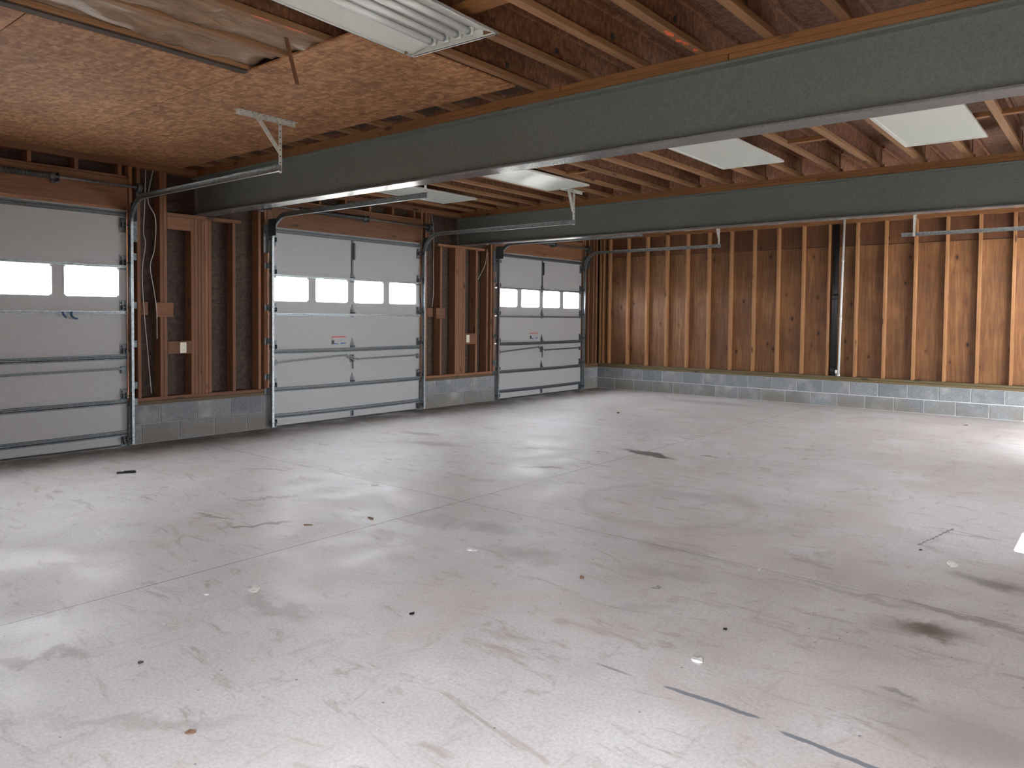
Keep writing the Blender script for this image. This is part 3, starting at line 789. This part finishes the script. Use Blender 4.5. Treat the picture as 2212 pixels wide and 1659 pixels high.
# ------------------------------------------------------------------ fluorescent fixtures
def flat_light(x0, x1, y0, y1, label, zb=2.912):
    t = thing('ceiling_light', label, 'ceiling light', ((x0+x1)/2, (y0+y1)/2, zb), group='lensed ceiling lights between the beams')
    a, b = (x1-x0)/2, (y1-y0)/2; H = ZJ-zb-.001
    m = MB(); i = .028
    for s in (-1, 1): m.quadbox([(s*a*0-a if s<0 else a-i, -b, 0), (-a+i if s<0 else a, -b, 0), (-a+i if s<0 else a, b, 0), (-a if s<0 else a-i, b, 0),
                                 (-a if s<0 else a-i, -b, .018), (-a+i if s<0 else a, -b, .018), (-a+i if s<0 else a, b, .018), (-a if s<0 else a-i, b, .018)])
    for s in (-1, 1): m.box(-a+i, a-i, -b if s<0 else b-i, -b+i if s<0 else b, 0, .018)
    obj('frame', m, M['white'], t)
    obj('lens', MB().box(-a+i-.001, a-i+.001, -b+i-.001, b-i+.001, .006, .010), M['lens'], t)
    m = MB().quadbox([(-a+.004, -b+.004, .0185), (a-.004, -b+.004, .0185), (a-.004, b-.004, .0185), (-a+.004, b-.004, .0185),
                      (-a+.02, -b+.02, H), (a-.02, -b+.02, H), (a-.02, b-.02, H), (-a+.02, b-.02, H)])
    obj('housing', m, M['white'], t)
    return t
flat_light(.618, 1.245, -6.13, -4.92, 'white lensed ceiling light deepest beside the left doors, leftmost of four')
flat_light(2.397, 3.010, -6.13, -4.91, 'white lensed ceiling light just above a track hanger, second from left')
flat_light(4.658, 5.289, -6.13, -4.91, 'white lensed ceiling light third from the left between the beams')
flat_light(6.363, 6.989, -6.13, -4.90, 'white lensed ceiling light closest to the right edge')
# open four-tube fixture in front
t = thing('tube_light', 'open white four-tube ceiling fixture nearest the viewer, at top', 'ceiling light', (4.978, -9.258, 2.875), math.radians(3.0))
a, L, H = .32, 1.22, .056
m = MB()
m.box(-a, a-.12, -L, 0, H-.004, H)                                                       # top pan
m.quadbox([(-a, -L, 0), (-a+.006, -L, 0), (-a+.006, 0, 0), (-a, 0, 0), (-a, -L, H-.004), (-a+.006, -L, H-.004), (-a+.006, 0, H-.004), (-a, 0, H-.004)])
m.quadbox([(a-.006, -L, 0), (a, -L, 0), (a, 0, 0), (a-.006, 0, 0), (a-.126, -L, H-.004), (a-.12, -L, H-.004), (a-.12, 0, H-.004), (a-.126, 0, H-.004)])
# sloping reflector sides
for s in (-1, 1):
    x0_, x1_ = s*(a-.008), s*(a-.17 if s < 0 else a-.115)
    m.quadbox([(x0_, -L+.01, .012), (x1_, -L+.01, H-.014), (x1_, -.01, H-.014), (x0_, -.01, .012), (x0_, -L+.01, .015), (x1_, -L+.01, H-.011), (x1_, -.01, H-.011), (x0_, -.01, .015)])
obj('reflector_pan', m, M['white'], t)
m = MB().box(-a, a-.11, -.006, 0, 0, H-.004).box(-a, a-.11, -L, -L+.006, 0, H-.004)
m.box(-a, a, -.028, -.006, 0, .006).box(-a, -a+.012, -L, 0, 0, .004).box(a-.016, a, -L, 0, 0, .004)
obj('end_plate', m, M['white'], t)
obj('end_slot', MB().box(-a+.03, a-.02, -.022, -.014, -.0008, .0004), M['hole'], t)
obj('knockout', MB().disc((-a+.022, -.075, .003), .009, (0,0,1), 12, 0, .012), M['brown'], t)
for k, x in enumerate((-.10, -.005, .085, .17)):
    tb = obj('lamp_tube', MB().tube([(x, -L+.06, .024), (x, -.10, .024)], .019, 12), M['tube'], t)
    obj('tube_cap', MB().tube([(x, -.10, .024), (x, -.080, .024)], .0195, 12), M['galv'], tb)
    obj('lamp_holder', MB().bbox(x-.018, x+.018, -.079, -.055, .008, H-.006, .003), M['white'], t)

# ------------------------------------------------------------------ insulation showing in the ceiling opening
def batt(x0, x1, y0, y1, label, seed, zb=ZJ+.022, amp=.045, cat='insulation'):
    rnd = random.Random(seed); nx, ny = 14, 60; m = MB()
    ph = [rnd.uniform(0, 6.28) for _ in range(8)]
    def z(u, v):
        Y = v*(y1-y0)
        w_ = math.sin(Y*5+ph[0]+u*2)*.4 + math.sin(Y*11+ph[1]-u*5)*.25 + math.sin(Y*23+u*9+ph[2])*.14 + math.sin(u*7+Y*3+ph[3])*.3
        return zb + .028*(1-math.sin(PI*u))*0 - .020*math.sin(PI*u) + amp*w_*.9*math.sin(PI*min(1, max(0.05, u))) + .022*math.sin(19*Y+7*math.sin(6*u+ph[5]))*math.exp(-((Y%1.1)-.55)**2*30) 
    for j in range(ny+1):
        for i in range(nx+1):
            u, v = i/nx, j/ny
            m.v.append((x0+(x1-x0)*u, y0+(y1-y0)*v + .01*math.sin(u*9+ph[4]), z(u, v)))
    B = len(m.v)
    for j in range(ny+1):
        for i in range(nx+1):
            u, v = i/nx, j/ny; m.v.append((x0+(x1-x0)*u, y0+(y1-y0)*v, zb+.11))
    q = nx+1
    for j in range(ny):
        for i in range(nx):
            a = j*q+i; m.f.append((a, a+q, a+q+1, a+1)); m.f.append((B+a, B+a+1, B+a+q+1, B+a+q))
    for j in range(ny):
        for i in (0, nx):
            a = j*q+i; m.f.append((a, B+a, B+a+q, a+q) if i == 0 else (a, a+q, B+a+q, B+a))
    for i in range(nx):
        for j in (0, ny):
            a = j*q+i; m.f.append((a, a+1, B+a+1, B+a) if j == 0 else (a, B+a, B+a+1, a+1))
    m.m = [0]*len(m.f); m.sm = [True]*len(m.f)
    o = obj('insulation_batt', m, M['kraft']); tag(o, label, cat); return o
obj('nailing_strip', MB().bbox(3.436, 3.50, -12., -9.62, ZJ-.012, ZJ-.001, .001), M['kraftd'], ce)  # added dark strip, shade of the joist put into its colour
batt(3.528, 3.856, -11.9, -9.62, 'wrinkled kraft-faced insulation batt along the left joist of the ceiling opening', 3)
batt(3.940, 4.250, -11.9, -9.60, 'smooth kraft-faced insulation batt beside the orange-marked joist', 5)
for k in range(1, 11):
    b_ = batt(.21+k*SP+.070, .21+(k+1)*SP-.010, -8.30, -8.15, 'dark crumpled insulation paper above the near beam, ' + ('first', 'second', 'third', 'fourth', 'fifth', 'sixth', 'seventh', 'eighth', 'ninth', 'tenth')[k-1] + ' from the left doors', 9+k, zb=ZJ+.045, amp=.03)
    b_.data.materials[0] = M['kraftd']; b_['group'] = 'insulation pieces along the near beam'  # coloured dark so the gap over the beam looks like a shaded void
# tan edge boards inside the opening
# lath dangling from the opening
lt = obj('wood_lath', MB().bbox(-.012, .012, -.004, .004, -.30, 0, .001), M['stud'])
tag(lt, 'thin wooden lath dangling from the ceiling opening', 'lath'); 
p0, p1 = Vector((4.217, -9.829, 2.93)), Vector((4.3226, -9.829, 2.656))
lt.location = p0; lt.rotation_euler = (p1-p0).to_track_quat('-Z', 'Y').to_euler(); 

# ------------------------------------------------------------------ outlets and cables
def outlet(y, z, label, x=.0045):
    t = thing('wall_outlet', label, 'outlet', (x, y, z), group='outlets on the left wall')
    obj('cover_plate', MB().bbox(0, .006, -.036, .036, -.058, .058, .002), M['cream'], t)
    for s in (-1, 1):
        r = obj('receptacle', MB().bbox(.006, .0085, -.017, .017, s*.026-.015, s*.026+.015, .001), M['cream'], t)
        obj('slots', MB().box(.0085, .009, -.008, -.005, s*.026-.004, s*.026+.006).box(.0085, .009, .005, .008, s*.026-.004, s*.026+.006), M['hole'], r)
outlet(-8.30, .998, 'cream outlet on the blocking between the first two doors')
outlet(-3.742, 1.018, 'cream outlet on the wall between the two farther doors')
def smooth(pts, n=6):
    out = []; P = [Vector(p) for p in pts]
    for i in range(len(P)-1):
        a, b, c, d = P[max(i-1, 0)], P[i], P[i+1], P[min(i+2, len(P)-1)]
        for k in range(n):
            t = k/n; out.append(.5*((2*b)+(c-a)*t+(2*a-5*b+4*c-d)*t*t+(3*b-a-3*c+d)*t**3))
    out.append(P[-1]); return out
def cable(pts, label, r=.0045):
    return tag(obj('cable', MB().tube(smooth(pts), r, 6), M['wire']), label, 'cable')
cable([(.02,-8.62,2.86), (.03,-8.68,2.55), (.025,-8.60,2.36), (.02,-8.61,2.05), (.03,-8.66,1.86), (.02,-8.62,1.62), (.035,-8.60,1.40), (.01,-8.585,1.1)], 'grey cable looping loosely beside the double stud by the left-edge door')
cable([(.01,-8.69,2.86), (.02,-8.71,2.45), (.015,-8.72,2.22), (.01,-8.70,2.08), (.012,-8.735,1.8), (.014,-8.72,1.4), (-.03,-8.66,.9), (-.05,-8.62,.52)], 'thin cable running down next to the left-edge door to the sill')
cable([(.01,-4.55,2.86), (.02,-4.52,2.65), (.0,-4.49,2.45), (.005,-4.50,2.1), (.0,-4.49,1.75), (-.02,-4.50,1.5)], 'thin cable hanging right of the middle garage door')
cable([(.03,-3.33,2.44), (.035,-3.38,2.2), (.01,-3.47,2.02), (-.01,-3.50,1.95)], 'short curved pale cable near the farthest door top left')

# ------------------------------------------------------------------ pipes on the far wall
t = thing('white_pipe', 'thin white plastic pipe running up the far studs', 'pipe', (4.475, -.024, .483))
obj('pipe', MB().tube([(0, 0, .0), (.035, 0, 2.44)], .017, 12), M['pvc'], t)
for z in (.012, .9, 1.8): obj('collar', MB().tube([(z/2.44*.035, 0, z-.012), (z/2.44*.035, 0, z+.02)], .0205, 12), M['pvc'], t)
t = thing('vent_pipe', 'wide black drain pipe standing between far-wall studs', 'pipe', (4.378, .045, .483))
obj('pipe', MB().tube([(0, 0, 0), (0, 0, 2.38)], .048, 20), M['black'], t)
for z in (.04, 1.2): obj('coupling', MB().tube([(0, 0, z), (0, 0, z+.09)], .0515, 20), M['black'], t)
tag(obj('valve_knob', MB().tube([(4.437, -.02, .52), (4.437, -.02, .53), (4.437, -.02, .555), (4.437, -.02, .575), (4.437, -.02, .58)], [.008, .018, .022, .016, .004], 12).tube([(4.437, -.02, .483), (4.437, -.02, .52)], .006, 8), M['pvc']), 'tiny white rounded cap at the foot of the black pipe', 'pipe cap')
tag(obj('door_clip', MB().tube(smooth([(.03,-9.50,1.375), (.04,-9.49,1.34), (.045,-9.47,1.32)]), .009, 6).tube(smooth([(.03,-9.42,1.375), (.045,-9.425,1.34), (.045,-9.40,1.315), (.04,-9.37,1.31)]), .010, 6), M['bluec']), 'dark blue clip hanging on the strut of the left-edge door', 'clip')

# ------------------------------------------------------------------ litter on the floor
def scrap(x, y, r, label, seed, mat='paper', h=.006, cat='paper scrap', asp=.7, rot=None):
    rnd = random.Random(seed); m = MB(); n = 9
    top = []; m.v.append((0, 0, h))
    for k in range(n):
        t = 2*PI*k/n; q = r*rnd.uniform(.6, 1.1); m.v.append((q*math.cos(t), q*asp*math.sin(t), rnd.uniform(.2, 1.0)*h))
    for k in range(n): q = m.v[1+k]; m.v.append((q[0]*.9, q[1]*.9, .0005))
    for k in range(n):
        m.f.append((0, 1+k, 1+(k+1)%n)); m.f.append((1+k, 1+n+k, 1+n+(k+1)%n, 1+(k+1)%n))
    m.f.append(tuple(range(1+n, 1+2*n))[::-1]); m.m = [0]*len(m.f); m.sm = [False]*len(m.f)
    o = obj({'paper scrap': 'paper_scrap', 'pebble': 'pebble', 'leaf': 'dry_leaf', 'chip': 'wood_chip'}[cat], m, M[mat], None, (x, y, .0003), (0, 0, rot if rot is not None else rnd.uniform(0, 6)))
    return tag(o, label, cat)
scrap(6.64, -9.562, .026, 'crumpled white paper scrap near the dark joint smears', 1, h=.012, asp=1)
scrap(4.62, -10.283, .045, 'pale torn paper scrap on the open floor at lower left', 2, h=.01)
scrap(4.50, -10.47, .018, 'tiny pale paper flake just below the torn scrap', 12, h=.006)
scrap(5.00, -9.11, .04, 'yellowish white paper scrap near the middle of the floor', 3, h=.01)
scrap(3.283, -8.38, .035, 'bright white scrap at the slab joint toward the middle door', 4, h=.01)
scrap(7.217, -7.537, .045, 'cream paper scrap below the bright sun patch', 5, h=.014)
scrap(6.42, -8.33, .028, 'thin white flake on the slab joint right of centre', 6, h=.004, asp=.3)
scrap(3.62, -6.82, .05, 'white strip of paper by the brown floor stain', 7, h=.004, asp=.2)
scrap(5.757, -9.075, .016, 'dark brown pebble in the middle of the floor', 8, 'brown', .014, 'pebble', 1)
scrap(4.03, -9.05, .045, 'curled brown leaf near the crossing of slab joints', 9, 'brown', .010, 'leaf', .3)
scrap(6.0, -11.0, .022, 'dark flattened leaf on the floor at lower left', 10, 'brown', .008, 'leaf', .6).location = (5.60, -11.12, .0003)
scrap(3.3, -9.55, .035, 'brown splinter left of the double floor stain', 11, 'brown', .006, 'chip', .2).location = (3.85, -9.42, .0003)
scrap(6.13, -4.2, .05, 'brown leaf lying out toward the far wall', 13, 'brown', .01, 'leaf', .4).location = tuple((6.35, -1.0, .0003))
scrap(2.74, -2.2, .03, 'small brown pebble in front of the far doors', 14, 'brown', .02, 'pebble', 1).location = tuple((2.35, -3.1, .0003))
scrap(5.55, -9.0, .014, 'black speck of grit beside the brown pebble', 15, 'black', .008, 'pebble', .8).location = (5.43, -9.98, .0003)
for k, (x, y) in enumerate(((6.60, -9.2), (7.02, -7.35), (4.98, -11.0))):
    scrap(x, y, .012, ('small black grit lump right of the white scrap', 'small black grit lump at the chipped floor edge', 'small black grit lump low on the left floor')[k], 20+k, 'black', .006, 'pebble', .9)
st = obj('dark_stick', MB().bbox(-.075, .075, -.016, .016, 0, .014, .004).bbox(-.02, .07, -.010, .010, .014, .020, .002), M['black'], None, (1.353, -9.488, .0005), (0, 0, math.radians(58)))
tag(st, 'flat black bar lying on the floor before the left-edge door', 'bar')
# a chipped ridge of mortar on the floor near the sun patch
m = MB(); rnd = random.Random(4)
for k in range(9):
    u = k/8; x = 6.995+.09*u; y = -7.23+.50*u
    m.tube([(x-.008, y-.025, .001), (x+rnd.uniform(-.006, .006), y, .003), (x+.008, y+.025, .001)], [.002, rnd.uniform(.004, .007), .002], 6)
tag(obj('mortar_ridge', m, M['mortard']), 'broken grey ridge of old mortar left of the sun patch', 'mortar ridge')
